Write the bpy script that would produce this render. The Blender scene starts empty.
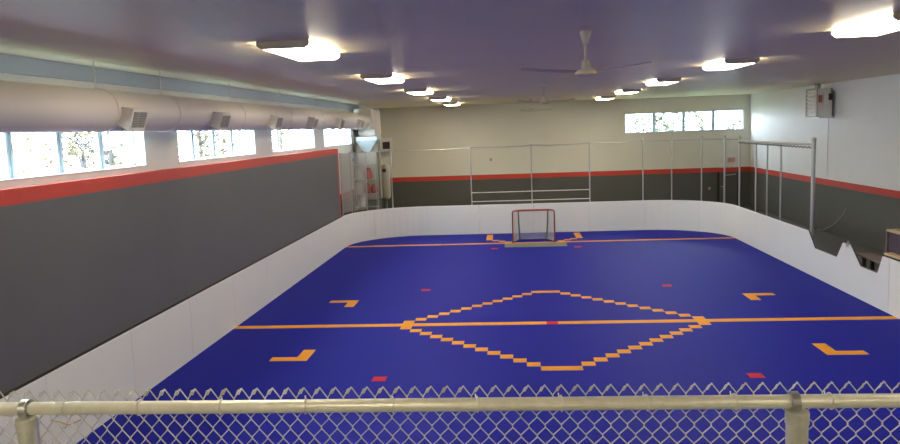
import bpy, bmesh, math, random
from mathutils import Vector, Matrix
random.seed(7)
PI = math.pi
scene = bpy.context.scene
C = scene.collection

# ------------------------------------------------------------------ camera, world, exposure
cd = bpy.data.cameras.new('camera'); cam = bpy.data.objects.new('camera', cd); C.objects.link(cam)
RX = Vector((0.9963134800, 0.0780363402, -0.0356339609))
UP = Vector((0.0258781825, 0.1226374015, 0.9921141000))
BK = Vector((0.0817910098, -0.9893787937, 0.1201658577))
m = Matrix((RX, UP, BK)).transposed().to_4x4()
m.translation = Vector((-0.8161994, -16.7651668, 4.3557563))
cam.matrix_world = m
cd.sensor_fit = 'HORIZONTAL'; cd.sensor_width = 36; cd.lens = 765.017 / 900 * 36
cd.clip_start = 0.05; cd.clip_end = 300
scene.camera = cam

world = bpy.data.worlds.new('sky'); scene.world = world; world.use_nodes = True
wn = world.node_tree.nodes; wl = world.node_tree.links
bg = wn['Background']
bg.inputs['Color'].default_value = (0.74, 0.88, 1.0, 1)
bg.inputs['Strength'].default_value = 16.0

LAMP = 24.0
scene.view_settings.view_transform = 'Standard'
scene.view_settings.look = 'None'
scene.view_settings.exposure = 0.45
scene.view_settings.gamma = 1.0
scene.view_settings.use_curve_mapping = False

# ------------------------------------------------------------------ materials
def mat(name, col, rough=0.6, metal=0.0, noise=0.0, nscale=8.0, bump=0.0, bscale=40.0, spec=0.5):
    M = bpy.data.materials.new(name); M.use_nodes = True
    nt = M.node_tree; b = nt.nodes['Principled BSDF']
    b.inputs['Base Color'].default_value = (*col, 1)
    b.inputs['Roughness'].default_value = rough; b.inputs['Metallic'].default_value = metal
    b.inputs['Specular IOR Level'].default_value = spec
    tc = nt.nodes.new('ShaderNodeTexCoord')
    if noise:
        n = nt.nodes.new('ShaderNodeTexNoise'); n.inputs['Scale'].default_value = nscale; n.inputs['Detail'].default_value = 4
        nt.links.new(tc.outputs['Object'], n.inputs['Vector'])
        mx = nt.nodes.new('ShaderNodeMix'); mx.data_type = 'RGBA'
        mx.inputs[6].default_value = (*[c * (1 - noise) for c in col], 1)
        mx.inputs[7].default_value = (*[min(1, c * (1 + noise)) for c in col], 1)
        nt.links.new(n.outputs['Fac'], mx.inputs[0]); nt.links.new(mx.outputs[2], b.inputs['Base Color'])
    if bump:
        n = nt.nodes.new('ShaderNodeTexNoise'); n.inputs['Scale'].default_value = bscale
        nt.links.new(tc.outputs['Object'], n.inputs['Vector'])
        bp = nt.nodes.new('ShaderNodeBump'); bp.inputs['Strength'].default_value = bump; bp.inputs['Distance'].default_value = 0.01
        nt.links.new(n.outputs['Fac'], bp.inputs['Height']); nt.links.new(bp.outputs['Normal'], b.inputs['Normal'])
    return M

CREAM = (0.66, 0.64, 0.55); RED = (0.55, 0.045, 0.026); GREY = (0.105, 0.105, 0.10)
WHITEW = (0.74, 0.75, 0.75)

def wall_mat(name, z0, z1, upper, axis, block=True, vertical_red=None, GREY=(0.088, 0.089, 0.080)):
    """paint: grey below z0, red band z0..z1, upper colour above; block joints as fine bump"""
    M = bpy.data.materials.new(name); M.use_nodes = True
    nt = M.node_tree; b = nt.nodes['Principled BSDF']; b.inputs['Roughness'].default_value = 0.55
    tc = nt.nodes.new('ShaderNodeTexCoord'); sp = nt.nodes.new('ShaderNodeSeparateXYZ')
    nt.links.new(tc.outputs['Object'], sp.inputs[0])
    def gt(out, v):
        g = nt.nodes.new('ShaderNodeMath'); g.operation = 'GREATER_THAN'; g.inputs[1].default_value = v
        nt.links.new(out, g.inputs[0]); return g.outputs[0]
    def mix(f, a, c):
        x = nt.nodes.new('ShaderNodeMix'); x.data_type = 'RGBA'; nt.links.new(f, x.inputs[0])
        for i, s in ((6, a), (7, c)):
            if isinstance(s, tuple): x.inputs[i].default_value = (*s, 1)
            else: nt.links.new(s, x.inputs[i])
        return x.outputs[2]
    n = nt.nodes.new('ShaderNodeTexNoise'); n.inputs['Scale'].default_value = 0.9; n.inputs['Detail'].default_value = 5
    nt.links.new(tc.outputs['Object'], n.inputs['Vector'])
    g2 = mix(n.outputs['Fac'], tuple(c * 0.88 for c in GREY), tuple(c * 1.12 for c in GREY))
    u2 = mix(n.outputs['Fac'], tuple(c * 0.95 for c in upper), tuple(min(1, c * 1.05) for c in upper))
    col = mix(gt(sp.outputs['Z'], z0), g2, RED)
    col = mix(gt(sp.outputs['Z'], z1), col, u2)
    if vertical_red is not None: col = mix(gt(sp.outputs['Y'], vertical_red), col, RED)
    nt.links.new(col, b.inputs['Base Color'])
    if block:
        br = nt.nodes.new('ShaderNodeTexBrick'); br.inputs['Scale'].default_value = 1.0
        br.inputs['Brick Width'].default_value = 0.4; br.inputs['Row Height'].default_value = 0.2
        br.inputs['Mortar Size'].default_value = 0.006; br.inputs['Mortar Smooth'].default_value = 0.4
        br.inputs['Color1'].default_value = (1, 1, 1, 1); br.inputs['Color2'].default_value = (1, 1, 1, 1); br.inputs['Mortar'].default_value = (0, 0, 0, 1)
        cb = nt.nodes.new('ShaderNodeCombineXYZ')
        nt.links.new(sp.outputs[axis], cb.inputs['X']); nt.links.new(sp.outputs['Z'], cb.inputs['Y'])
        nt.links.new(cb.outputs[0], br.inputs['Vector'])
        bp = nt.nodes.new('ShaderNodeBump'); bp.inputs['Strength'].default_value = 0.35; bp.inputs['Distance'].default_value = 0.006
        nt.links.new(br.outputs['Color'], bp.inputs['Height']); nt.links.new(bp.outputs['Normal'], b.inputs['Normal'])
    return M

def tile_mat(name, col, rough=0.6):
    M = mat(name, col, rough, noise=0.06, nscale=3, spec=0.07)
    nt = M.node_tree; b = nt.nodes['Principled BSDF']
    tc = [n for n in nt.nodes if n.type == 'TEX_COORD'][0]
    br = nt.nodes.new('ShaderNodeTexBrick'); br.offset = 0; br.inputs['Scale'].default_value = 1
    br.inputs['Brick Width'].default_value = 0.25; br.inputs['Row Height'].default_value = 0.25
    br.inputs['Mortar Size'].default_value = 0.004; br.inputs['Mortar Smooth'].default_value = 0.3
    for k, v in (('Color1', 1), ('Color2', 1), ('Mortar', 0)): br.inputs[k].default_value = (v, v, v, 1)
    mp = nt.nodes.new('ShaderNodeMapping'); mp.inputs['Location'].default_value = (0.125, 0.125, 0)
    nt.links.new(tc.outputs['Object'], mp.inputs[0]); nt.links.new(mp.outputs[0], br.inputs['Vector'])
    bp = nt.nodes.new('ShaderNodeBump'); bp.inputs['Strength'].default_value = 0.3; bp.inputs['Distance'].default_value = 0.004
    nt.links.new(br.outputs['Color'], bp.inputs['Height']); nt.links.new(bp.outputs['Normal'], b.inputs['Normal'])
    return M

M = {}
M['ceiling'] = mat('ceiling_paint', (0.93, 0.80, 0.53), 0.40, noise=0.05, nscale=0.7)
nt = M['ceiling'].node_tree
tc = [n for n in nt.nodes if n.type == 'TEX_COORD'][0]
mp = nt.nodes.new('ShaderNodeMapping'); mp.inputs['Scale'].default_value = (0.25, 5.0, 1)
nz = nt.nodes.new('ShaderNodeTexNoise'); nz.inputs['Scale'].default_value = 2.2; nz.inputs['Detail'].default_value = 5
bp = nt.nodes.new('ShaderNodeBump'); bp.inputs['Strength'].default_value = 0.35; bp.inputs['Distance'].default_value = 0.02
nt.links.new(tc.outputs['Object'], mp.inputs[0]); nt.links.new(mp.outputs[0], nz.inputs['Vector'])
nt.links.new(nz.outputs['Fac'], bp.inputs['Height']); nt.links.new(bp.outputs['Normal'], nt.nodes['Principled BSDF'].inputs['Normal'])

M['wall_y'] = wall_mat('left_right_wall_paint', 1.76, 1.99, WHITEW, 'Y')
M['wall_x'] = wall_mat('back_wall_paint', 1.76, 1.99, CREAM, 'X')
M['panel'] = wall_mat('panel_paint', 3.58, 5.0, WHITEW, 'Y', block=False, vertical_red=11.62, GREY=(0.105, 0.108, 0.115))
M['concrete'] = mat('concrete', (0.10, 0.10, 0.095), 0.7, noise=0.2, nscale=2)
M['blue'] = tile_mat('blue_tile', (0.009, 0.012, 0.27))
M['yellow'] = tile_mat('yellow_tile', (0.72, 0.30, 0.03))
M['redt'] = tile_mat('red_tile', (0.55, 0.02, 0.035))
M['board'] = mat('white_board_plastic', (0.75, 0.77, 0.75), 0.35, noise=0.03, nscale=1.5)
M['board_edge'] = mat('board_frame', (0.05, 0.055, 0.10), 0.5)
M['steel'] = mat('galvanised_steel', (0.50, 0.51, 0.50), 0.38, 0.85, noise=0.15, nscale=30)
M['rail'] = mat('galvanised_rail', (0.95, 0.91, 0.73), 0.36, 0.25, noise=0.22, nscale=35, bump=0.15, bscale=90)
M['wire'] = mat('galvanised_wire', (0.56, 0.56, 0.52), 0.5, 0.2)
M['tie'] = mat('bright_tie_wire', (0.85, 0.84, 0.78), 0.35, 0.2)
M['postm'] = mat('galvanised_post', (0.86, 0.83, 0.70), 0.28, 0.6, noise=0.25, nscale=25)
M['rust'] = mat('rusty_steel', (0.45, 0.30, 0.14), 0.6, 0.5, noise=0.3, nscale=30)
M['duct'] = mat('duct_white', (0.74, 0.70, 0.64), 0.5, noise=0.04, nscale=1.5)
M['vent'] = mat('vent_grille_grey', (0.30, 0.29, 0.27), 0.5)
M['white'] = mat('white_enamel', (0.78, 0.77, 0.72), 0.4)
M['whiteframe'] = mat('window_frame_white', (0.58, 0.70, 0.80), 0.35)
M['fan'] = mat('fan_white', (0.72, 0.68, 0.58), 0.4)
M['fanblade'] = mat('fan_blade', (0.60, 0.56, 0.42), 0.45)
M['brass'] = mat('brass', (0.6, 0.42, 0.18), 0.35, 0.8)
M['housing'] = mat('lamp_housing', (0.75, 0.66, 0.52), 0.5)
M['goalred'] = mat('goal_red', (0.34, 0.035, 0.022), 0.45)
M['goalpost'] = mat('goal_rear_frame', (0.16, 0.18, 0.16), 0.5)
M['net'] = mat('white_net', (0.66, 0.66, 0.62), 0.8)
M['strip'] = mat('worn_crease_strip', (0.15, 0.16, 0.13), 0.7, noise=0.35, nscale=6)
M['wood'] = mat('pale_wood', (0.55, 0.42, 0.27), 0.6, noise=0.25, nscale=10)
M['plank'] = mat('weathered_plank', (0.17, 0.14, 0.12), 0.7, noise=0.2, nscale=12)
M['darkpanel'] = mat('dark_plum_panel', (0.06, 0.045, 0.075), 0.6, noise=0.15, nscale=4)
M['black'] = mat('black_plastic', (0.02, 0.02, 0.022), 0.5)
M['bluesteel'] = mat('sheet_metal', (0.55, 0.66, 0.70), 0.38, 0.35, noise=0.12, nscale=5)
M['furnace'] = mat('furnace_enamel', (0.40, 0.38, 0.32), 0.5, noise=0.06)
M['greynet'] = mat('grey_netting', (0.50, 0.50, 0.46), 0.8)
M['brown'] = mat('brown_pipe', (0.06, 0.045, 0.03), 0.6)
M['redbag'] = mat('faded_red', (0.32, 0.10, 0.08), 0.7)
M['copper'] = mat('orange_brown_valve', (0.45, 0.16, 0.06), 0.5)
M['bandblue'] = mat('pale_blue_band', (0.40, 0.50, 0.66), 0.5)
M['door'] = wall_mat('door_paint', 1.76, 1.99, CREAM, 'X', block=False)
M['bark'] = mat('bark', (0.06, 0.055, 0.055), 0.9, noise=0.3)
M['leafyellow'] = mat('yellowing_leaves', (0.105, 0.085, 0.04), 0.8, noise=0.4, nscale=3)
M['leafgreen'] = mat('green_leaves', (0.045, 0.06, 0.022), 0.8, noise=0.5, nscale=2)
M['grass'] = mat('grass', (0.12, 0.16, 0.06), 0.9, noise=0.3, nscale=1)
M['sign'] = mat('sign_face', (0.62, 0.45, 0.40), 0.5)
M['signred'] = mat('sign_letters_red', (0.5, 0.05, 0.05), 0.5)

lens_m = bpy.data.materials.new('lamp_lens'); lens_m.use_nodes = True
b = lens_m.node_tree.nodes['Principled BSDF']; b.inputs['Base Color'].default_value = (0.9, 0.88, 0.8, 1)
b.inputs['Emission Color'].default_value = (1.0, 0.89, 0.68, 1); b.inputs['Emission Strength'].default_value = LAMP
M['lens'] = lens_m

g = bpy.data.materials.new('window_glass'); g.use_nodes = True
nt = g.node_tree; nt.nodes.remove(nt.nodes['Principled BSDF'])
tr = nt.nodes.new('ShaderNodeBsdfTransparent'); gl = nt.nodes.new('ShaderNodeBsdfGlossy'); gl.inputs['Roughness'].default_value = 0.02
mx = nt.nodes.new('ShaderNodeMixShader'); mx.inputs[0].default_value = 0.05
nt.links.new(tr.outputs[0], mx.inputs[1]); nt.links.new(gl.outputs[0], mx.inputs[2])
nt.links.new(mx.outputs[0], nt.nodes['Material Output'].inputs[0]); M['glass'] = g

# ------------------------------------------------------------------ helpers
def tag(o, label=None, cat=None, group=None, kind=None):
    if label: o['label'] = label
    if cat: o['category'] = cat
    if group: o['group'] = group
    if kind: o['kind'] = kind
    return o

def obj(name, bm, mats, parent=None, smooth=False):
    me = bpy.data.meshes.new(name); 
    bmesh.ops.recalc_face_normals(bm, faces=bm.faces)
    bm.to_mesh(me); bm.free()
    if not isinstance(mats, (list, tuple)): mats = [mats]
    for x in mats: me.materials.append(x)
    if smooth:
        for p_ in me.polygons: p_.use_smooth = True
    o = bpy.data.objects.new(name, me); C.objects.link(o)
    if parent: o.parent = parent
    return o

def empty(name, loc=(0, 0, 0), label=None, cat=None, group=None, rz=0):
    o = bpy.data.objects.new(name, None); C.objects.link(o); o.location = loc; o.rotation_euler = (0, 0, rz)
    o.empty_display_size = 0.1
    return tag(o, label, cat, group)

def copy_tree(o, parent=None):
    c = o.copy(); C.objects.link(c)
    if parent: c.parent = parent
    for ch in list(o.children): copy_tree(ch, c)
    return c

def box(bm, x0, x1, y0, y1, z0, z1, bevel=0, mi=0):
    r = bmesh.ops.create_cube(bm, size=1)
    bmesh.ops.scale(bm, vec=(x1 - x0, y1 - y0, z1 - z0), verts=r['verts'])
    bmesh.ops.translate(bm, vec=((x0 + x1) / 2, (y0 + y1) / 2, (z0 + z1) / 2), verts=r['verts'])
    fs = set(f for v in r['verts'] for f in v.link_faces)
    for f in fs: f.material_index = mi
    if bevel:
        es = list(set(e for v in r['verts'] for e in v.link_edges))
        bmesh.ops.bevel(bm, geom=es, offset=bevel, segments=2, affect='EDGES', clamp_overlap=True)
    return bm

def B(*a, **k):
    return box(bmesh.new(), *a, **k)

def tube(bm, pts, r, seg=8, closed=False, caps=True, rr=None):
    pts = [Vector(p) for p in pts]; n = len(pts); rings = []
    prev = None
    for i, p in enumerate(pts):
        if closed: d = pts[(i + 1) % n] - pts[i - 1]
        else: d = pts[min(i + 1, n - 1)] - pts[max(i - 1, 0)]
        d.normalize()
        if prev is None:
            a = Vector((0, 0, 1)) if abs(d.z) < 0.9 else Vector((1, 0, 0))
            s = d.cross(a).normalized()
        else:
            s = (prev - d * prev.dot(d)).normalized()
        prev = s; t = d.cross(s)
        rad = rr[i] if rr else r
        rings.append([bm.verts.new(p + rad * (math.cos(2 * PI * k / seg) * s + math.sin(2 * PI * k / seg) * t)) for k in range(seg)])
    for i in range(n if closed else n - 1):
        A, D = rings[i], rings[(i + 1) % n]
        for k in range(seg): bm.faces.new((A[k], A[(k + 1) % seg], D[(k + 1) % seg], D[k]))
    if caps and not closed:
        bm.faces.new(rings[0][::-1]); bm.faces.new(rings[-1])
    return bm

def T(pts, r, **k): return tube(bmesh.new(), pts, r, **k)

def lathe(bm, prof, seg=24, at=(0, 0, 0)):
    """profile of (radius, z) top to bottom, capped"""
    rings = []
    for (r, z) in prof:
        rings.append([bm.verts.new((at[0] + r * math.cos(2 * PI * k / seg), at[1] + r * math.sin(2 * PI * k / seg), at[2] + z)) for k in range(seg)])
    for A, D in zip(rings, rings[1:]):
        for k in range(seg): bm.faces.new((A[k], A[(k + 1) % seg], D[(k + 1) % seg], D[k]))
    bm.faces.new(rings[0]); bm.faces.new(rings[-1][::-1])
    return bm

def prism(bm, poly, axis, a0, a1, mi=0):
    """extrude a 2D polygon along axis 'x','y' or 'z'"""
    def P(u, v, a):
        return {'x': (a, u, v), 'y': (u, a, v), 'z': (u, v, a)}[axis]
    A = [bm.verts.new(P(u, v, a0)) for u, v in poly]; D = [bm.verts.new(P(u, v, a1)) for u, v in poly]
    n = len(poly); fs = [bm.faces.new(A[::-1]), bm.faces.new(D)]
    for i in range(n): fs.append(bm.faces.new((A[i], A[(i + 1) % n], D[(i + 1) % n], D[i])))
    for f in fs: f.material_index = mi
    return bm

# ------------------------------------------------------------------ room shell
XL, XR, YB, YF, ZC = -7.5, 11.0, 22.4, -20.0, 5.55
S = 'structure'
tag(obj('floor', B(XL, XR, YF, YB, -0.2, -0.02), M['concrete']), 'dark grey concrete floor around the outside of the rink', 'floor', kind=S)
tag(obj('ceiling', B(XL - 0.3, XR + 0.3, YF, YB + 0.3, ZC, ZC + 0.2), M['ceiling']), 'low mauve grey metal ceiling over the rink', 'ceiling', kind=S)

def wall_with_holes(name, axis, a0, a1, t0, t1, holes, material):
    bm = bmesh.new(); zs0, zs1 = -0.2, ZC
    def seg(u0, u1, z0, z1):
        if u1 - u0 < 1e-4 or z1 - z0 < 1e-4: return
        if axis == 'y': box(bm, t0, t1, u0, u1, z0, z1)
        else: box(bm, u0, u1, t0, t1, z0, z1)
    cur = a0
    for (u0, u1, z0, z1) in sorted(holes):
        seg(cur, u0, zs0, zs1); seg(u0, u1, zs0, z0); seg(u0, u1, z1, zs1); cur = u1
    seg(cur, a1, zs0, zs1)
    return obj(name, bm, material)

WZ0, WZ1 = 3.88, 4.78
left_win = [(-14.1, -9.4), (-7.9, -3.15), (-1.75, 2.95), (4.4, 9.1), (10.5, 15.2)]
tag(wall_with_holes('wall_left', 'y', YF, YB, XL - 0.28, XL, [(a, b_, WZ0, WZ1) for a, b_ in left_win], M['wall_y']), 'white wall with high windows above the grey panel', 'wall', kind=S)
tag(wall_with_holes('wall_back', 'x', XL - 0.28, XR + 0.28, YB, YB + 0.28, [(4.9, 10.68, 3.84, 4.82)], M['wall_x']), 'cream block wall with red stripe behind the goal', 'wall', kind=S)
tag(obj('wall_right', B(XR, XR + 0.28, YF, YB, -0.2, ZC), M['wall_y']), 'white wall with red stripe and grey base on the right', 'wall', kind=S)
tag(obj('wall_front', B(XL - 0.28, XR + 0.28, YF - 0.2, YF, -0.2, ZC), M['wall_x']), 'wall behind the viewing deck', 'wall', kind=S)
# shallow step in the back wall left of the window
tag(obj('trim_1', B(XL, 4.28, YB - 0.06, YB, -0.02, ZC), M['wall_x']), 'slightly raised section of cream back wall', 'wall', kind=S)
# furred out grey panel along the left boards
tag(obj('trim_2', B(XL, -7.32, YF, 11.78, -0.02, 3.79), M['panel']), 'grey wall panel with red top band along the left boards', 'wall panel', kind=S)
tag(obj('raised_band_3', B(XL, XL + 0.08, YF, 16.9, 5.31, ZC), M['bandblue']), 'pale blue raised band along the top of the left wall', 'trim', kind=S)  # thin box in one even pale blue, just below the ceiling

def window(idx, axis, u0, u1, z0, z1, face, out, panes, label):
    """face = wall face coordinate, glazing sits 'out' beyond it"""
    r = empty('window_%d' % idx, (0, 0, 0), label, 'window'); r['kind'] = S
    def bx(bm, a0, a1, t0, t1, c0, c1):
        t0, t1 = min(t0, t1), max(t0, t1)
        if axis == 'y': box(bm, t0, t1, a0, a1, c0, c1)
        else: box(bm, a0, a1, t0, t1, c0, c1)
    sgn = -1 if out < 0 else 1
    d0, d1 = face + out, face + out + sgn * 0.06
    bm = bmesh.new(); fw = 0.05
    bx(bm, u0, u1, d0, d1, z0, z0 + fw); bx(bm, u0, u1, d0, d1, z1 - fw, z1)
    bx(bm, u0, u0 + fw, d0, d1, z0, z1); bx(bm, u1 - fw, u1, d0, d1, z0, z1)
    obj('window_frame', bm, M['whiteframe'], r)
    w = (u1 - u0) / panes
    for k in range(1, panes):
        bm = bmesh.new(); c = u0 + k * w
        bx(bm, c - 0.075, c - 0.02, d0 - sgn * 0.02, d1, z0 + 0.02, z1 - 0.02)
        bx(bm, c + 0.02, c + 0.075, d0 - sgn * 0.02, d1, z0 + 0.02, z1 - 0.02)
        bx(bm, c - 0.02, c + 0.02, d0 + sgn * 0.01, d1, z0 + 0.02, z1 - 0.02)
        obj('mullion', bm, M['whiteframe'], r)
    bm = bmesh.new(); e = d0 + sgn * 0.03
    bx(bm, u0 + 0.03, u1 - 0.03, e, e + sgn * 0.006, z0 + 0.03, z1 - 0.03)
    obj('glass', bm, M['glass'], r)
    bm = bmesh.new(); bx(bm, u0, u1, face - sgn * 0.02, d0, z0, z0 + 0.025); obj('window_sill', bm, M['whiteframe'], r)
    bm = bmesh.new()
    bx(bm, u0, u0 + 0.02, face, d0, z0 + 0.025, z1); bx(bm, u1 - 0.02, u1, face, d0, z0 + 0.025, z1)
    obj('window_jamb', bm, M['whiteframe'], r)

wl_ = ['window in the left wall nearest the viewing deck', 'large leftmost four pane window above the red band',
       'second four pane window from the left above the red band', 'third four pane window along the left wall',
       'farthest left wall window beside the furnace']
for i, (a, b_) in enumerate(left_win): window(i + 1, 'y', a, b_, WZ0, WZ1, XL, -0.20, 4, wl_[i])
window(6, 'x', 4.9, 10.68, 3.84, 4.82, YB, 0.10, 4, 'wide four pane window high in the back wall with green trees')

# door in the back wall
d = empty('door_1', (9.95, YB, -0.02), 'dark grey door in the back right corner under the red sign', 'door'); d['kind'] = S
bmx = B(-0.44, 0.44, -0.05, -0.005, 0.02, 2.0); obj('door_leaf', bmx, M['door'], d)
bmx = bmesh.new(); box(bmx, -0.52, -0.44, -0.07, -0.005, 0, 1.77); box(bmx, 0.44, 0.48, -0.07, -0.005, 0, 1.77); obj('door_frame', bmx, M['black'], d)
obj('door_handle', T([(-0.36, -0.05, 1.05), (-0.36, -0.10, 1.05), (-0.24, -0.10, 1.05)], 0.012), M['steel'], d)
obj('push_bar', T([(-0.1, -0.05, 1.62), (-0.1, -0.10, 1.62), (0.36, -0.10, 1.66), (0.36, -0.05, 1.66)], 0.02), M['steel'], d)

# viewing deck that carries the camera-side fence (below the frame)
tag(obj('floor.001', B(XL, XR, YF, -14.30, 2.2, 2.42), M['concrete']), 'concrete viewing deck behind the chain link fence', 'floor', kind=S)

# ------------------------------------------------------------------ court
BL, BR, BE, BS, R = -7.25, 7.35, 14.7, -14.2, 2.8
marks = {}
for k in range(-29, 31): marks[(k, 0)] = 1; marks[(k, 48)] = 1
marks[(0, 0)] = 2
for s in (-1, 1):
    for v in (-1, 0, 1): marks[(13 * s, v)] = 1
    for t in (-1, 1):
        for k in range(1, 12): marks[((13 - k) * s, (1 + k) * t)] = 1
        for u in (-1, 0, 1): marks[(u, 13 * t)] = 1
        for v in (8, 9, 10): marks[(20 * s, v * t)] = 1
        for u in (21, 22): marks[(u * s, 10 * t)] = 1
        marks[(13 * s, 15 * t)] = 2
    marks[(6 * s, 43)] = 2
    for v in range(52, 58): marks[(7 * s, v)] = 1
    marks[(6 * s, 51)] = 1; marks[(5 * s, 50)] = 1; marks[(4 * s, 49)] = 1; marks[(3 * s, 48)] = 1
def inside(x, y):
    cx = min(max(x, BL + R), BR - R); cy = min(y, BE - R)
    if y > BE - R and (x < BL + R or x > BR - R): return math.hypot(x - cx, y - cy) <= R + 0.03
    return True
def clampv(x, y):
    x = min(max(x, BL - 0.02), BR + 0.02); y = min(y, BE + 0.02)
    if y > BE - R and (x < BL + R or x > BR - R):
        cx = BL + R if x < 0 else BR - R; cy = BE - R
        h = math.hypot(x - cx, y - cy)
        if h > R + 0.02: x = cx + (x - cx) * (R + 0.02) / h; y = cy + (y - cy) * (R + 0.02) / h
    return x, y
bm = bmesh.new(); vc = {}
def cv(i, j):
    p_ = clampv((i - 0.5) * 0.25, (j - 0.5) * 0.25); key = (round(p_[0], 4), round(p_[1], 4))
    if key not in vc: vc[key] = bm.verts.new((p_[0], p_[1], 0.0))
    return vc[key]
for i in range(-30, 31):
    for j in range(-56, 60):
        cs = [((i + a - 0.5) * 0.25, (j + b_ - 0.5) * 0.25) for a in (0, 1) for b_ in (0, 1)]
        if not any(inside(x, y) for x, y in cs): continue
        vs = []
        for a, b_ in ((0, 0), (1, 0), (1, 1), (0, 1)):
            v = cv(i + a, j + b_)
            if v not in vs: vs.append(v)
        if len(vs) < 3: continue
        try: f = bm.faces.new(vs)
        except ValueError: continue
        f.material_index = marks.get((i, j), 0)
court = obj('sport_court', bm, [M['blue'], M['yellow'], M['redt']])
sm = court.modifiers.new('thick', 'SOLIDIFY'); sm.thickness = 0.018; sm.offset = -1
tag(court, 'royal blue interlocking tile court with orange and red tile markings', 'court floor')

# worn strip in front of the goal
tag(obj('goal_crease_mat', B(-1.14, 1.14, 10.9, 11.84, 0.0, 0.012, bevel=0.004), M['strip']), 'worn khaki grey mat strip lying in front of the goal', 'mat')

# ------------------------------------------------------------------ dasher boards
HB = 1.21; TB = 0.04
boards = empty('rink_boards', (0, BE, 0), 'white plastic dasher boards curving around the blue court', 'rink boards')
def path_pt(s):
    """inner board line, s from 0 at left front to end at right front; returns point, outward normal"""
    L1 = BE - R - BS; A = PI * R / 2; L2 = (BR - BL) - 2 * R
    if s < L1: return Vector((BL, BS + s)), Vector((-1, 0))
    s -= L1
    if s < A:
        a = PI - s / R; n = Vector((math.cos(a), math.sin(a))); return Vector((BL + R, BE - R)) + n * R, n
    s -= A
    if s < L2: return Vector((BL + R + s, BE)), Vector((0, 1))
    s -= L2
    if s < A:
        a = PI / 2 - s / R; n = Vector((math.cos(a), math.sin(a))); return Vector((BR - R, BE - R)) + n * R, n
    s -= A
    return Vector((BR, BE - R - s)), Vector((1, 0))
L1 = BE - R - BS; A_ = PI * R / 2; L2 = (BR - BL) - 2 * R
def board_run(s0, s1, steps, h0=HB):
    bm = bmesh.new(); prev = None
    for k in range(steps + 1):
        s = s0 + (s1 - s0) * k / steps
        if k == 0: s += 0.004
        if k == steps: s -= 0.004
        p_, n = path_pt(s); q_ = p_ + n * TB; ring = []
        for (pt, z) in ((p_, 0), (p_, h0 - 0.012), (p_ + n * 0.012, h0), (q_ - n * 0.012, h0), (q_, h0 - 0.012), (q_, -0.02), (p_, -0.02)):
            ring.append(bm.verts.new((pt.x, pt.y, z)))
        if prev:
            for i in range(7): bm.faces.new((prev[i], prev[(i + 1) % 7], ring[(i + 1) % 7], ring[i]))
        else: bm.faces.new(ring)
        prev = ring
    bm.faces.new(prev[::-1])
    return obj('board_panel', bm, M['board'], None)
def child(o, par):
    o.parent = par; o.matrix_parent_inverse = Matrix.Translation(-Vector(par.location)); return o
n = 11
for k in range(n): child(board_run(L1 * k / n, L1 * (k + 1) / n, 1), boards)
for k in range(2): child(board_run(L1 + A_ * k / 2, L1 + A_ * (k + 1) / 2, 8), boards)
n = 4
for k in range(n): child(board_run(L1 + A_ + L2 * k / n, L1 + A_ + L2 * (k + 1) / n, 1), boards)
for k in range(2): child(board_run(L1 + A_ + L2 + A_ * k / 2, L1 + A_ + L2 + A_ * (k + 1) / 2, 8), boards)
s0 = L1 + 2 * A_ + L2
for k in range(3): child(board_run(s0 + (BE - R - 5.0) * k / 3, s0 + (BE - R - 5.0) * (k + 1) / 3, 1), boards)
# panels with the two trapezoid openings
def notch_panel(ya, yb, notch):
    poly = [(yb, -0.02), (yb, HB)] + notch + [(ya, HB), (ya, -0.02)]
    o = obj('board_panel', prism(bmesh.new(), poly, 'x', BR, BR + TB), M['board']); return child(o, boards)
notch_panel(2.55, 4.996, [(4.99, HB), (4.52, 0.79), (3.1, 0.79), (2.77, HB)])
notch_panel(0.4, 2.542, [(2.33, HB), (1.78, 0.79), (0.93, 0.79), (0.72, HB)])
for a, b_ in ((-2.2, 0.392), (-4.8, -2.208), (-7.4, -4.808), (-10, -7.408), (BS, -10.008)):
    child(obj('board_panel', B(BR, BR + TB, a, b_, -0.02, HB, bevel=0.01), M['board']), boards)
child(obj('shadow_strip', B(-7.315, BL - 0.006, BS, 11.75, HB, HB + 0.014), M['black']), boards)['label'] = 'black strip painting the shadow line along the top of the left boards'  # black strip paints in the shadow line where the grey panel meets the boards
# dark edging of the openings
def lining(pts):
    bm = bmesh.new()
    for (a, b_) in zip(pts, pts[1:]):
        tube(bm, [(BR + 0.024, a[0], a[1] + 0.002), (BR + 0.024, b_[0], b_[1] + 0.002)], 0.017, seg=6)
    child(obj('opening_edge', bm, M['board_edge'], None), boards)
lining([(4.99, HB), (4.52, 0.79), (3.1, 0.79)]); lining([(2.33, HB), (1.78, 0.79), (0.93, 0.79)])
lt = bmesh.new(); box(lt, BR, BR + 0.05, 2.42, 2.60, HB - 0.06, HB + 0.02); box(lt, BR + 0.01, BR + 0.04, 2.48, 2.54, HB + 0.02, HB + 0.08)
child(obj('latch', lt, M['steel'], None), boards)['label'] = 'small steel gate latch'

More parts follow.
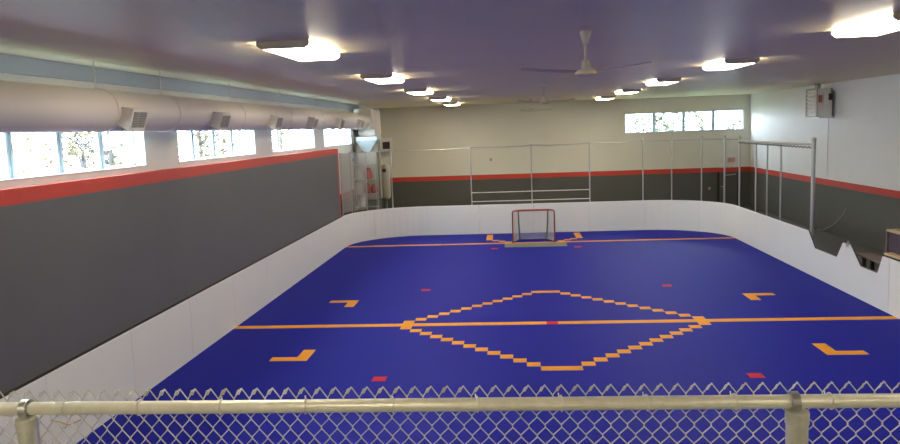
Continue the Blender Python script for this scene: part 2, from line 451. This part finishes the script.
# ------------------------------------------------------------------ perimeter pole fence behind the boards
pf = empty('pole_fence', (0, 14.8, 0), 'tall galvanised pole fence standing behind the far boards', 'fence')
poles = [(-7.42, 12.55, 3.60), (-7.18, 13.20, 3.60), (-6.69, 13.86, 3.60), (-5.76, 14.56, 3.62), (-2.49, 14.84, 3.58), (0.0, 14.84, 3.58), (2.36, 14.84, 3.58), (4.5, 14.84, 3.64),
         (5.61, 14.66, 3.66), (6.63, 14.02, 3.68), (7.26, 13.08, 3.70), (7.50, 12.0, 3.70), (7.50, 10.11, 3.58), (7.50, 8.95, 3.58), (7.50, 7.68, 3.58), (7.50, 5.13, 3.72)]
for i, (x, y, z) in enumerate(poles):
    r = 0.055 if i == 15 else 0.033 if i in (11, 10) else 0.027
    pbm = T([(x, y, -0.02), (x, y, z)], r, seg=10)
    po = child(obj('pole', pbm, M['steel'], None, smooth=False), pf)
    if i in (4, 5, 6, 7, 8, 9, 10, 11, 15):
        cbm = lathe(bmesh.new(), [(0.01, 0.06), (r + 0.008, 0.03), (r + 0.012, 0.0), (r + 0.006, -0.03)], 10, (x, y, z))
        c_ = child(obj('pole_cap', cbm, M['steel'], None), po); c_.matrix_parent_inverse = Matrix.Identity(4)
# slack cable along the top
cab = []
for (a, b_) in zip(poles[:12], poles[1:12]):
    za = zb = 3.57
    for k in range(6):
        t = k / 6; L = math.hypot(a[0] - b_[0], a[1] - b_[1])
        cab.append((a[0] + (b_[0] - a[0]) * t, a[1] + (b_[1] - a[1]) * t, 3.57 - 0.012 * L * 4 * t * (1 - t) + 0.05 * (min(a[0], 6) + 7) / 13))
cab.append((7.5, 12.0, 3.60))
child(obj('top_cable', T(cab, 0.018, seg=6), M['steel'], None), pf)
child(obj('top_rail', T([(7.5, 12.05, 3.56), (7.5, 5.13, 3.58)], 0.035, seg=8), M['steel'], None), pf)
for z in (1.71, 1.34):
    child(obj('cross_rail', T([(-2.49, 14.84, z), (2.36, 14.84, z)], 0.016, seg=8), M['white'], None), pf)
# bunched net along the right top rail
nb = []
for k in range(80):
    t = k / 79; nb.append((7.47, 12.0 - 6.8 * t, 3.50 + 0.018 * math.sin(k * 1.9)))
child(obj('bunched_net', T(nb, 0.02, seg=6), M['goalpost'], None), pf)
# protective netting over the left corner poles
bm = bmesh.new(); cp = [poles[0][:2], poles[1][:2], poles[2][:2]]
def on_c(t):
    t *= 2; i = min(int(t), 1); t -= i; a, b_ = cp[i], cp[i + 1]
    return a[0] + (b_[0] - a[0]) * t, a[1] + (b_[1] - a[1]) * t
for k in range(46):
    x, y = on_c(k / 45); tube(bm, [(x, y, 1.25), (x, y, 3.57)], 0.006, seg=3, caps=False)
for k in range(58):
    z = 1.27 + k * 0.04; tube(bm, [(*on_c(0), z), (*on_c(0.5), z), (*on_c(1), z)], 0.006, seg=3, caps=False)
child(obj('corner_net', bm, M['greynet'], None), pf)

# ------------------------------------------------------------------ goal
gr = empty('hockey_goal', (-0.04, 12.0, 0.0), 'red framed hockey goal with white net on the far goal line', 'goal')
W2, GH = 0.785, 1.22
def arc(pts_a, c, r, a0, a1, plane, n=6): pass
pts = [(-W2, 0, 0.0), (-W2, 0, GH - 0.07), (-W2 + 0.02, 0, GH - 0.02), (-W2 + 0.07, 0, GH), (W2 - 0.07, 0, GH), (W2 - 0.02, 0, GH - 0.02), (W2, 0, GH - 0.07), (W2, 0, 0.0)]
obj('goal_frame', T(pts, 0.027, seg=10), M['goalred'], gr, smooth=True)
base = [(-W2, 0.0, 0.027), (-0.62, 0.62, 0.027), (-0.45, 0.78, 0.027), (0.45, 0.78, 0.027), (0.62, 0.62, 0.027), (W2, 0.0, 0.027)]
obj('base_bar', T(base, 0.022, seg=8), M['goalpost'], gr)
obj('top_bar', T([(-W2 + 0.05, 0, GH), (-0.56, 0.42, GH - 0.02), (0.56, 0.42, GH - 0.02), (W2 - 0.05, 0, GH)], 0.02, seg=8), M['goalred'], gr)
for s in (-1, 1):
    obj('rear_support', T([(s * 0.56, 0.42, GH - 0.02), (s * 0.55, 0.50, 0.7), (s * 0.52, 0.74, 0.05)], 0.03, seg=8), M['goalpost'], gr)
bm = bmesh.new()
def strip(f, nu, nv):
    for i in range(nu + 1): tube(bm, [f(i / nu, j / 8) for j in range(9)], 0.0045, seg=3, caps=False)
    for j in range(nv + 1): tube(bm, [f(i / 8, j / nv) for i in range(9)], 0.0045, seg=3, caps=False)
def lerp(a, b_, t): return tuple(a[i] + (b_[i] - a[i]) * t for i in range(3))
def quad(a, b_, c, d_): return lambda u, v: lerp(lerp(a, b_, u), lerp(d_, c, u), v)
strip(quad((-0.52, 0.76, 0.04), (0.52, 0.76, 0.04), (0.56, 0.42, GH - 0.02), (-0.56, 0.42, GH - 0.02)), 26, 28)
for s in (-1, 1):
    strip(quad((s * W2, 0.0, 0.04), (s * 0.55, 0.72, 0.04), (s * 0.56, 0.42, GH - 0.02), (s * W2, 0.0, GH - 0.03)), 16, 28)
strip(quad((-W2, 0, GH), (W2, 0, GH), (0.56, 0.42, GH - 0.02), (-0.56, 0.42, GH - 0.02)), 36, 10)
obj('goal_net', bm, M['net'], gr)

# ------------------------------------------------------------------ ceiling lamps
lm = empty('ceiling_lamp', (0, 0, ZC), 'x', 'ceiling light', 'fluorescent fixtures on the ceiling')
bm = bmesh.new(); box(bm, -0.30, 0.30, -0.88, 0.88, -0.03, 0.0)
obj('lamp_housing', bm, M['housing'], lm)
for s in (-1, 1):
    bm = prism(bmesh.new(), [(-0.34, 0.0), (-0.34, -0.06), (-0.28, -0.10), (0.28, -0.10), (0.34, -0.06), (0.34, 0.0)], 'y', s * 0.90, s * 0.865)
    obj('end_cap', bm, M['housing'], lm)
bm = prism(bmesh.new(), [(-0.335, -0.03), (-0.335, -0.06), (-0.27, -0.098), (0.27, -0.098), (0.335, -0.06), (0.335, -0.03)], 'y', -0.865, 0.865)
obj('lamp_lens', bm, M['lens'], lm)
lamp_y = [-6.15, 0.05, 6.25, 12.45, 18.65]
ordn = ['nearest', 'second from the front', 'middle', 'second from the back', 'farthest']
first = True
row_x = {'left': [-3.67, -3.67, -3.55, -3.50, -3.44, -3.48, -3.67], 'right': [4.1, 4.10, 3.82, 3.64, 3.56, 3.50, 4.1]}
for side in ('left', 'right'):
    for k, y in enumerate([-12.35] + lamp_y + [-18.2]):
        o = lm if first else copy_tree(lm); first = False
        o.location = (row_x[side][k], y, ZC)
        if k in (0, 6): o['label'] = 'glowing fixture of the %s ceiling row %s' % (side, 'above the viewing deck edge' if k == 0 else 'behind the viewing deck fence')
        else: o['label'] = 'glowing rectangular ceiling light, %s of the %s row of five' % (ordn[k - 1], side)

# ------------------------------------------------------------------ fans
fan = empty('ceiling_fan', (0.18, -6.58, ZC), 'x', 'ceiling fan', 'ceiling fans along the centre line')
obj('canopy', lathe(bmesh.new(), [(0.075, 0), (0.07, -0.03), (0.04, -0.15), (0.025, -0.16)]), M['fan'], fan, smooth=True)
obj('downrod', T([(0, 0, -0.14), (0, 0, -0.42)], 0.018, seg=12), M['fan'], fan, smooth=True)
obj('motor_housing', lathe(bmesh.new(), [(0.03, -0.37), (0.055, -0.39), (0.06, -0.47), (0.12, -0.49), (0.14, -0.515), (0.14, -0.54), (0.10, -0.565), (0.03, -0.575)]), M['fan'], fan, smooth=True)
obj('trim_ring', lathe(bmesh.new(), [(0.135, -0.535), (0.143, -0.54), (0.143, -0.55), (0.13, -0.555)]), M['brass'], fan)
def blade(a):
    bm = bmesh.new(); rows = []
    for k in range(9):
        t = k / 8; r = 0.12 + 0.80 * t; w = 0.035 + 0.022 * math.sin(PI * min(1, t * 1.2)) if k < 8 else 0.02
        dz = -0.515 + (0.045 * t * t)
        rows.append([(r, -w, dz - 0.008), (r, w, dz + 0.012), (r, w, dz + 0.018), (r, -w, dz - 0.002)])
    vs = [[bm.verts.new(Matrix.Rotation(a, 3, 'Z') @ Vector(p_)) for p_ in row] for row in rows]
    for P_, Q_ in zip(vs, vs[1:]):
        for i in range(4): bm.faces.new((P_[i], P_[(i + 1) % 4], Q_[(i + 1) % 4], Q_[i]))
    bm.faces.new(vs[0][::-1]); bm.faces.new(vs[-1])
    return bm
for a in (-37, 83, 203): obj('fan_blade', blade(math.radians(a)), M['fanblade'], fan)
fan['label'] = 'white ceiling fan nearest the viewing deck, on a downrod'
f2 = copy_tree(fan); f2.location = (0.16, 5.6, ZC); f2.rotation_euler.z = 0.25; f2['label'] = 'small middle ceiling fan on a downrod above the court centre'
f3 = copy_tree(fan); f3.location = (0.12, 17.4, ZC); f3.rotation_euler.z = 0.6; f3['label'] = 'farthest ceiling fan, hanging in front of the back wall'

# ------------------------------------------------------------------ ventilation duct
DX, DZ, DR = -6.93, 4.82, 0.315
du = empty('ventilation_duct', (DX, 0, DZ), 'long round cream ventilation duct hung above the left windows', 'duct')
y = YF + 0.02; k = 0
while y < 15.0:
    y2 = min(y + 2.45, 15.0)
    bm = T([(0, y, 0), (0, y2 - 0.001, 0)], DR, seg=48, caps=False)
    obj('duct_section', bm, M['duct'], du, smooth=True)
    obj('seam_band', T([(0, y2 - 0.012, 0), (0, y2 + 0.012, 0)], DR + 0.003, seg=48, caps=False), M['duct'], du, smooth=True)
    y = y2
for yy in (-11.2, -5.7, -3.55, -0.2, 3.5, 7.1, 10.7, 14.3):
    hb = bmesh.new(); ring = [(math.cos(a) * (DR + 0.012), yy, math.sin(a) * (DR + 0.012)) for a in [i * PI / 12 for i in range(0, 25)]]
    tube(hb, ring, 0.006, seg=4, closed=False)
    tube(hb, [(0, yy, DR), (0, yy, ZC - DZ)], 0.008, seg=6)
    obj('hanger_strap', hb, M['duct'], du)
for yy in (-12.3, -8.72, -5.12, -1.55, 2.05, 5.6, 9.2, 12.75):
    # outlet boot angled down toward the court
    c45 = math.cos(math.radians(-18)); s45 = math.sin(math.radians(-18))
    def LP(u, v, w):  # u outwards, v along, w up
        return (u * c45 - w * s45, yy + v - 0.26, u * s45 + w * c45 * 1.0)
    bm = bmesh.new(); A0 = [LP(0.18, -0.20, -0.13), LP(0.18, 0.26, -0.13), LP(0.18, 0.26, 0.13), LP(0.18, -0.20, 0.13)]
    A1 = [LP(0.49, -0.25, -0.17), LP(0.49, 0.25, -0.17), LP(0.49, 0.25, 0.17), LP(0.49, -0.25, 0.17)]
    va = [bm.verts.new(p_) for p_ in A0]; vb = [bm.verts.new(p_) for p_ in A1]
    for i in range(4): bm.faces.new((va[i], va[(i + 1) % 4], vb[(i + 1) % 4], vb[i]))
    bm.faces.new(va[::-1]); bm.faces.new(vb)
    outl = obj('air_outlet', bm, M['duct'], du)
    bm = bmesh.new()
    for (v0, v1) in ((-0.20, -0.012), (0.012, 0.20)):
        for j in range(9):
            w0 = -0.12 + j * 0.0272
            vs = [bm.verts.new(LP(0.494 + (0.010 if q_ in (2, 3, 6, 7) else 0), v, w)) for q_, (v, w) in enumerate([(v0, w0), (v1, w0), (v1, w0 + 0.022), (v0, w0 + 0.022)])]
            vt = [bm.verts.new(LP(0.486, v, w)) for (v, w) in [(v0, w0), (v1, w0), (v1, w0 + 0.022), (v0, w0 + 0.022)]]
            bm.faces.new(vs); bm.faces.new(vt[::-1])
            for i in range(4): bm.faces.new((vs[i], vs[(i + 1) % 4], vt[(i + 1) % 4], vt[i]))
    obj('outlet_grille', bm, M['vent'], outl)

# end of duct turned down
bm = bmesh.new()
box(bm, -0.38, 0.36, 15.0, 15.75, -0.32, 0.52, bevel=0.015)
obj('duct_end_box', bm, M['duct'], du)
for yy in (15.75, 16.25, 16.75):
    obj('duct_end_panel', B(-0.37, 0.36, yy + 0.01, yy + 0.49, -0.62, 0.50, bevel=0.02), M['duct'], du)

# ------------------------------------------------------------------ furnace group in the far left corner
fu = empty('furnace', (-6.93, 15.95, -0.02), 'upright air furnace with metal hopper top in the far left corner', 'furnace')
bm = bmesh.new()
def frus(bm, x0, x1, y0, y1, z0, X0, X1, Y0, Y1, z1):
    a = [bm.verts.new(p_) for p_ in ((x0, y0, z0), (x1, y0, z0), (x1, y1, z0), (x0, y1, z0))]
    c = [bm.verts.new(p_) for p_ in ((X0, Y0, z1), (X1, Y0, z1), (X1, Y1, z1), (X0, Y1, z1))]
    for i in range(4): bm.faces.new((a[i], a[(i + 1) % 4], c[(i + 1) % 4], c[i]))
    bm.faces.new(a[::-1]); bm.faces.new(c)
frus(bm, -0.12, 0.14, -0.4, 0.4, 3.55, -0.46, 0.48, -0.55, 0.55, 4.05)
box(bm, -0.46, 0.48, -0.55, 0.55, 4.05, 4.19)
obj('hopper', bm, M['bluesteel'], fu)
obj('furnace_body', B(-0.38, 0.42, -0.45, 0.6, 1.5, 3.56, bevel=0.02), M['furnace'], fu)
obj('lower_cabinet', B(-0.45, 0.35, -0.50, 0.6, 0.0, 1.5, bevel=0.02), M['goalpost'], fu)
obj('access_panel', B(-0.30, 0.34, -0.475, -0.45, 2.7, 3.4, bevel=0.005), M['furnace'], fu)
obj('side_pipe', T([(0.48, -0.35, 0.0), (0.48, -0.35, 3.9)], 0.035, seg=8), M['goalpost'], fu)
o = empty('expansion_tank', (-6.42, 17.0, -0.02), 'cream upright water tank beside the furnace behind the fence', 'tank')
obj('tank_body', lathe(bmesh.new(), [(0.05, 2.95), (0.16, 2.90), (0.21, 2.80), (0.21, 1.50), (0.16, 1.40), (0.05, 1.35)]), M['furnace'], o, smooth=True)
obj('tank_leg', T([(0, 0, 0), (0, 0, 1.37)], 0.05), M['goalpost'], o)
obj('valve', B(-0.09, 0.07, -0.24, -0.14, 2.60, 2.75), M['black'], o)
o = empty('drain_pipe', (-7.42, 15.25, -0.02), 'dark brown pipe up the left wall beside the farthest window', 'pipe')
obj('pipe', T([(0, 0, 0), (0, 0, 4.5)], 0.05), M['brown'], o)
for z in (1.5, 3.2, 4.2): obj('pipe_bracket', B(-0.075, 0.06, -0.08, 0.08, z, z + 0.08), M['brown'], o)
o = empty('wall_speaker', (-7.16, YB - 0.06, 3.42), 'small cream speaker box with black face high in the left corner', 'speaker')
obj('speaker_box', B(-0.30, 0.26, -0.40, 0.0, 0.0, 0.62, bevel=0.02), M['white'], o)
obj('speaker_face', B(-0.15, 0.22, -0.415, -0.395, 0.06, 0.42), M['black'], o)
obj('shelf_bracket', B(-0.30, 0.3, -0.45, 0.0, -0.04, 0.0), M['white'], o)
# rack with wrapped bundles
o = empty('storage_rack', (-6.86, 14.60, -0.02), 'grey wire storage rack in the far left corner behind the net', 'rack')
bm = bmesh.new()
for sx in (-0.46, 0.46):
    for sy in (-0.22, 0.22): tube(bm, [(sx, sy, 0), (sx, sy, 3.1)], 0.014, seg=6)
obj('rack_post', bm, M['steel'], o)
for z in (1.30, 1.85, 2.45, 3.05):
    bm = bmesh.new(); box(bm, -0.48, 0.48, -0.24, 0.24, z - 0.012, z + 0.012); obj('rack_shelf', bm, M['steel'], o)
bun = []
for i, (dx, z, r, mm) in enumerate([(-0.30, 1.55, 0.17, 'greynet'), (0.05, 1.55, 0.155, 'redbag'), (0.34, 1.52, 0.125, 'redbag'), (-0.25, 2.18, 0.15, 'greynet'), (0.12, 2.2, 0.17, 'redbag'), (-0.2, 2.83, 0.15, 'greynet')]):
    bm = bmesh.new(); prof = [(r * 0.3, 0.19 + r * 0.6), (r * 0.8, 0.14 + r * .4), (r, 0.05), (r, -0.08), (r * 0.85, -r - 0.0)]
    zz = z - (1.55 - 1.362)
    bm = lathe(bm, [(a, c + r) for a, c in prof], 12)
    for v in bm.verts: v.co += Vector((random.uniform(-.012, .012), random.uniform(-.012, .012), 0))
    b2 = obj('gear_bag', bm, M[mm]); b2.location = (-6.86 + dx, 14.60, [1.842, 1.842, 1.842, 2.442, 2.442, 1.292][i])
    b2['group'] = 'bundles on the corner rack'; b2['category'] = 'bag'
    b2['label'] = ['grey gear bundle at the left of the middle rack shelf', 'faded red gear bundle in the centre of the middle rack shelf', 'faded red gear bundle at the right of the middle rack shelf',
                   'grey gear bundle on the upper rack shelf', 'faded red gear bundle on the upper rack shelf', 'grey gear bundle alone on the lowest rack shelf'][i]

# ------------------------------------------------------------------ right wall heater
h = empty('unit_heater', (XR, 13.0, 4.3), 'boxy louvred unit heater mounted high on the right wall', 'heater')
obj('heater_body', B(-0.60, -0.13, -0.50, 0.52, 0.05, 1.05, bevel=0.015), M['white'], h)
bm = bmesh.new()
box(bm, -0.64, -0.60, -0.52, -0.44, 0.02, 1.08); box(bm, -0.64, -0.60, 0.46, 0.54, 0.02, 1.08)
box(bm, -0.64, -0.60, -0.44, 0.46, 0.02, 0.09); box(bm, -0.64, -0.60, -0.44, 0.46, 1.01, 1.08)
obj('heater_front', bm, M['furnace'], h)
for k in range(6):
    bm = bmesh.new(); z = 0.14 + k * 0.145
    prism(bm, [(-0.66, z), (-0.61, z + 0.10), (-0.605, z + 0.09), (-0.655, z - 0.01)], 'y', -0.43, 0.45)
    obj('louvre', bm, M['white'], h)
obj('rear_box', B(-0.42, -0.13, -0.62, -0.50, 0.05, 0.90, bevel=0.01), M['white'], h)
obj('gas_valve', B(-0.58, -0.46, -0.60, -0.50, 0.55, 0.82, bevel=0.02), M['copper'], h)
obj('control_box', B(-0.26, -0.14, -0.66, -0.62, 0.62, 0.86), M['brown'], h)
obj('wall_bracket', B(-0.55, 0.0, -0.52, 0.50, -0.03, 0.05), M['white'], h)
bm = bmesh.new(); box(bm, -0.13, 0.0, -0.3, 0.3, 0.3, 0.8); obj('mounting_plate', bm, M['white'], h)
obj('flue_pipe', T([(-0.38, 0.1, 1.04), (-0.38, 0.1, ZC - 4.3)], 0.10, seg=16), M['steel'], h, smooth=True)
obj('gas_pipe', T([(-0.03, -0.05, 0.0), (-0.03, -0.05, -2.2)], 0.014, seg=6), M['white'], h)

# sign over the door, outlet, benches
sg = empty('wall_sign', (10.1, YB, 2.22), 'small red lettered sign above the dark back door', 'sign')
obj('sign_plate', B(-0.19, 0.19, -0.03, 0, 0, 0.26, bevel=0.005), M['sign'], sg)
bm = bmesh.new()   # EXIT letters from bars
def bar(x, z, w, hh, sk=0): box(bm, x, x + w, -0.036, -0.028, z, z + hh)
bar(-0.155, 0.05, .016, .16); [bar(-0.155, z, .06, .016) for z in (0.05, 0.122, 0.194)]
for s in (-1, 1):
    prism(bm, [(-0.045 - s * 0.032 - 0.009, 0.05), (-0.045 - s * 0.032 + 0.009, 0.05), (-0.045 + s * 0.032 + 0.009, 0.21), (-0.045 + s * 0.032 - 0.009, 0.21)], 'y', -0.036, -0.028)
bar(0.035, 0.05, .018, .16); bar(0.085, 0.194, .075, .016); bar(0.114, 0.05, .017, .16)
obj('sign_letters', bm, M['signred'], sg)
o = tag(obj('wall_outlet', B(-0.05, 0.05, -0.02, 0, -0.07, 0.07, bevel=0.005), M['vent']), 'small grey outlet box on the cream back wall', 'outlet'); o.location = (-1.85, YB - 0.06, 2.75)
o = tag(obj('wall_outlet', B(-0.06, 0.06, -0.02, 0, -0.07, 0.07, bevel=0.005), M['brass']), 'tan outlet box on the grey back wall near the door', 'outlet'); o.location = (9.05, YB, 0.95)

bn = empty('player_bench', (7.95, 1.2, -0.02), 'weathered low bench seen through the second board opening', 'bench')
obj('bench_seat', B(-0.33, 0.05, -1.6, 1.5, 0.93, 0.98, bevel=0.008), M['plank'], bn)
for yy in (-1.4, 0.25, 1.3):
    obj('bench_leg', B(-0.24, -0.16, yy - 0.04, yy + 0.04, 0, 0.93), M['brown'], bn)
    obj('bench_leg', B(-0.04, 0.03, yy - 0.04, yy + 0.04, 0, 0.93), M['brown'], bn)
obj('cross_brace', T([(-0.2, -1.3, 0.15), (-0.2, 0.2, 0.75)], 0.025, seg=4), M['plank'], bn)
obj('cross_brace', T([(-0.2, -1.3, 0.75), (-0.2, 0.2, 0.15)], 0.025, seg=4), M['plank'], bn)

bx_ = empty('scorekeeper_booth', (8.2, 0.0, -0.02), 'dark panelled booth with pale wooden edges at the right frame edge', 'booth')
X0, X1, Y0, Y1, H1 = 0.0, 1.0, -1.6, 2.4, 1.60
bm = bmesh.new(); box(bm, X0 + 0.03, X0 + 0.07, Y0, Y1 - 0.05, 0.0, H1 - 0.05); box(bm, X0 + 0.03, X1, Y1 - 0.08, Y1 - 0.04, 0, H1 - 0.05); obj('side_panel', bm, M['darkpanel'], bx_)
obj('corner_post', B(X0, X0 + 0.05, Y1 - 0.05, Y1, 0, H1 - 0.05), M['plank'], bx_)
obj('top_edge', B(X0, X0 + 0.12, Y0, Y1, H1 - 0.05, H1, bevel=0.006), M['wood'], bx_)
obj('top_edge', B(X0 + 0.12, X1, Y1 - 0.12, Y1, H1 - 0.05, H1, bevel=0.006), M['wood'], bx_)
obj('lower_ledge', B(X0 - 0.16, X0 + 0.03, Y0, Y1 - 0.26, 1.02, 1.07, bevel=0.006), M['wood'], bx_)

HOSE = [(10.95, 13.7, 0.0), (10.96, 13.2, 0.03), (10.965, 12.4, 0.30), (10.97, 11.75, 0.62), (10.975, 11.38, 0.90), (10.98, 11.30, 1.05)]
# thin hose looping by the openings
tag(obj('hose', T(HOSE, 0.018, seg=6), M['vent']), 'thin dark hose drooping from the right wall', 'hose')

# ------------------------------------------------------------------ chain link fence at the deck edge
FA = math.radians(0.5)
cf = empty('chain_link_fence', (-1.19, -14.471, 2.42), 'galvanised chain link fence with thick top rail in the foreground', 'fence', rz=FA)
RZ = 3.502 - 2.42; RR = 0.021
rb = bmesh.new(); tube(rb, [(-2.6, 0, RZ), (3.6, 0, RZ)], RR, seg=24)
obj('top_rail', rb, M['rail'], cf, smooth=True)
FX = {}
for px in (-1.215, 1.213):
    post = obj('fence_post', T([(px, -0.012, 0.0), (px, -0.012, RZ - 0.04)], 0.032, seg=28, caps=False), M['postm'], cf, smooth=True)
    bm = lathe(bmesh.new(), [(0.030, 0.012), (0.034, 0.009), (0.0345, 0.004), (0.0345, -0.028), (0.0325, -0.030)], 32, (px, -0.012, RZ - 0.035))
    obj('post_cap', bm, M['postm'], post)
    bm = bmesh.new(); ring = []
    for k in range(25):
        a = 2 * PI * k / 24; ring.append((0, math.cos(a), math.sin(a)))
    w = 0.012
    inner, outer = RR + 0.001, RR + 0.010
    vs = []
    for k in range(24):
        _, c, s = ring[k]
        vs.append([bm.verts.new((px - 0.006 + sx * w, rad * c, RZ + rad * s)) for (sx, rad) in ((-1, inner), (-1, outer), (1, outer), (1, inner))])
    for k in range(24):
        P_, Q_ = vs[k], vs[(k + 1) % 24]
        for i in range(4): bm.faces.new((P_[i], P_[(i + 1) % 4], Q_[(i + 1) % 4], Q_[i]))
    obj('rail_loop', bm, M['steel'], post, smooth=False)
# woven diamonds, on the far side of the rail
P = 0.0510; HH = 0.0650; wr = 0.0020; ym = RR + 0.004
bm = bmesh.new(); ztop = RZ + 0.052; zr0 = ztop - 0.036 + HH / 2
nrow = 34
for i in range(-50, 68):
    x0 = i * P
    pts = [(x0 - 0.004, ym + 0.002, ztop - 0.018), (x0 + 0.0035, ym, ztop - 0.002), (x0 + 0.009, ym, ztop - 0.006)]
    # each wire zig-zags between columns x0 and x0+P/2 ... hooks with its neighbours
    z = ztop
    for sg in (1, -1):
        zz = []
        for k in range(nrow):
            x = x0 + (0 if k % 2 == 0 else sg * (P / 2 - 0.0012)); z = ztop if k == 0 else zr0 - k * HH / 2
            off = sg * (0.0022 if k % 2 == 0 else -0.0022)
            if k: zz.append((x, ym + off, z + 0.0042))
            zz.append((x + (0 if k % 2 == 0 else 0.0012 * sg), ym + off, z))
            if k: zz.append((x, ym + off, z - 0.0042))
        tube(bm, zz, wr, seg=6)
    # twisted knuckle at the top
    tube(bm, [(x0 + 0.004, ym - 0.003, ztop - 0.002), (x0 - 0.010, ym - 0.005, ztop - 0.006), (x0 - 0.017, ym - 0.003, ztop - 0.020), (x0 - 0.010, ym + 0.004, ztop - 0.021), (x0, ym + 0.003, ztop - 0.004)], wr, seg=5)
mesh_o = obj('chain_link_mesh', bm, M['wire'], cf)
for x in (-1.095, -0.845, -0.575, -0.30, -0.02, 0.245, 0.505, 0.765, 1.03, 1.31, 1.6):
    bm = bmesh.new(); pts = []
    for k in range(22):
        a = 2 * PI * k / 20 - 0.3; pts.append((x + 0.006 * math.sin(a * 0.5), (RR + 0.003) * math.cos(a) + (0.003 if math.cos(a) > 0 else 0), RZ + (RR + 0.003) * math.sin(a)))
    pts.append((x - 0.003, ym + 0.004, RZ + RR + 0.003))
    tube(bm, pts, 0.0022, seg=6); obj('tie_wire', bm, M['tie'], cf)

tw = T([(-1.16, 0.030, RZ - 0.052), (-1.13, 0.034, RZ - 0.059), (-1.105, 0.030, RZ - 0.068), (-1.085, 0.036, RZ - 0.063), (-1.06, 0.032, RZ - 0.052)], 0.0025, seg=6)
tube(tw, [(-1.105, 0.030, RZ - 0.068), (-1.12, 0.036, RZ - 0.082)], 0.0018, seg=5)
o = tag(obj('twig', tw, M['rust']), 'dry brown twig caught in the chain link beside the left post', 'twig'); o.location = cf.location; o.rotation_euler = cf.rotation_euler

# ------------------------------------------------------------------ outside
tag(obj('ground', B(-60, 60, -40, 90, -0.6, -0.21), M['grass']), 'grassy ground outside the windows', 'ground', kind=S)
def tree(x, y, hgt, spread, leaf, nleaf, label, group, bare=False, seed=1, zleaf=(0.45, 1.0)):
    rnd = random.Random(seed)
    t = empty('tree', (x, y, -0.21), label, 'tree', group)
    bm = bmesh.new(); tips = []
    tube(bm, [(0, 0, 0), (rnd.uniform(-.1, .1), rnd.uniform(-.1, .1), hgt * 0.5), (rnd.uniform(-.2, .2), rnd.uniform(-.3, .3), hgt * 0.95)], 0.1, seg=7, rr=[0.17, 0.10, 0.03])
    for k in range(16):
        z0 = hgt * rnd.uniform(0.35, 0.85); a = rnd.uniform(0, 2 * PI); L = spread * rnd.uniform(0.5, 1.0)
        p1 = Vector((math.cos(a) * L * 0.5, math.sin(a) * L * 0.5, z0 + L * 0.35)); p2 = Vector((math.cos(a + .3) * L, math.sin(a + .3) * L, z0 + L * 0.6))
        tube(bm, [(0, 0, z0), p1, p2], 0.04, seg=5, rr=[0.05, 0.03, 0.012])
        for q_ in range(3):
            e = p1.lerp(p2, rnd.random()); w = e + Vector((rnd.uniform(-.6, .6), rnd.uniform(-.6, .6), rnd.uniform(0.1, .8)))
            tube(bm, [e, w], 0.015, seg=4, rr=[0.018, 0.007]); tips += [w, e]
    obj('trunk', bm, M['bark'], t)
    bm = bmesh.new()
    for k in range(nleaf):
        if bare: c = tips[k % len(tips)] + Vector([rnd.gauss(0, 0.25) for _ in range(3)])
        else:
            a = rnd.uniform(0, 2 * PI); b_ = math.acos(rnd.uniform(-1, 1)); rr_ = spread * (0.75 + 0.25 * rnd.random()) * (1 + 0.15 * math.sin(3 * a + seed))
            c = Vector((math.cos(a) * math.sin(b_) * rr_, math.sin(a) * math.sin(b_) * rr_, hgt * (zleaf[0] + (zleaf[1] - zleaf[0]) * (0.5 + 0.5 * math.cos(b_)))))
        s = rnd.uniform(0.05, 0.12); q_ = Matrix.Rotation(rnd.uniform(0, 6), 3, Vector([rnd.uniform(-1, 1) for _ in range(3)]).normalized())
        vs = [bm.verts.new(c + q_ @ Vector(v)) for v in ((-s, 0, 0), (0, -s * .5, 0), (s, 0, 0), (0, s * .5, 0))]
        bm.faces.new(vs)
    obj('foliage', bm, leaf, t)
    return t
LT = [(-13.0, -3.2, 5.6, 1.6), (-14.5, 0.8, 6.2, 1.9), (-13.2, 4.6, 5.4, 1.6), (-14.6, 8.6, 6.5, 2.0), (-13.4, 13.5, 5.8, 1.7), (-14.8, 18.5, 6.0, 1.9), (-14.5, 25, 6.4, 2.1), (-16, 33, 6.6, 2.3)]
for i, (x, y, hh, sp) in enumerate(LT):
    tree(x, y, hh, sp, M['leafyellow'], 800, 'thinly leaved autumn tree outside the left windows', 'autumn trees outside the left windows', bare=True, seed=20 + i)
BT = [(3.6, 33, 5.6, 1.9), (7.6, 30.5, 5.0, 1.7), (10.6, 36, 5.6, 1.9), (13.4, 30.5, 4.6, 1.7), (16.8, 36, 6.0, 2.2)]
for i, (x, y, hh, sp) in enumerate(BT):
    tree(x, y, hh, sp, M['leafgreen'], 3200, 'leafy green tree outside the back window', 'green trees outside the back window', seed=60 + i, zleaf=(0.25, 1.0))
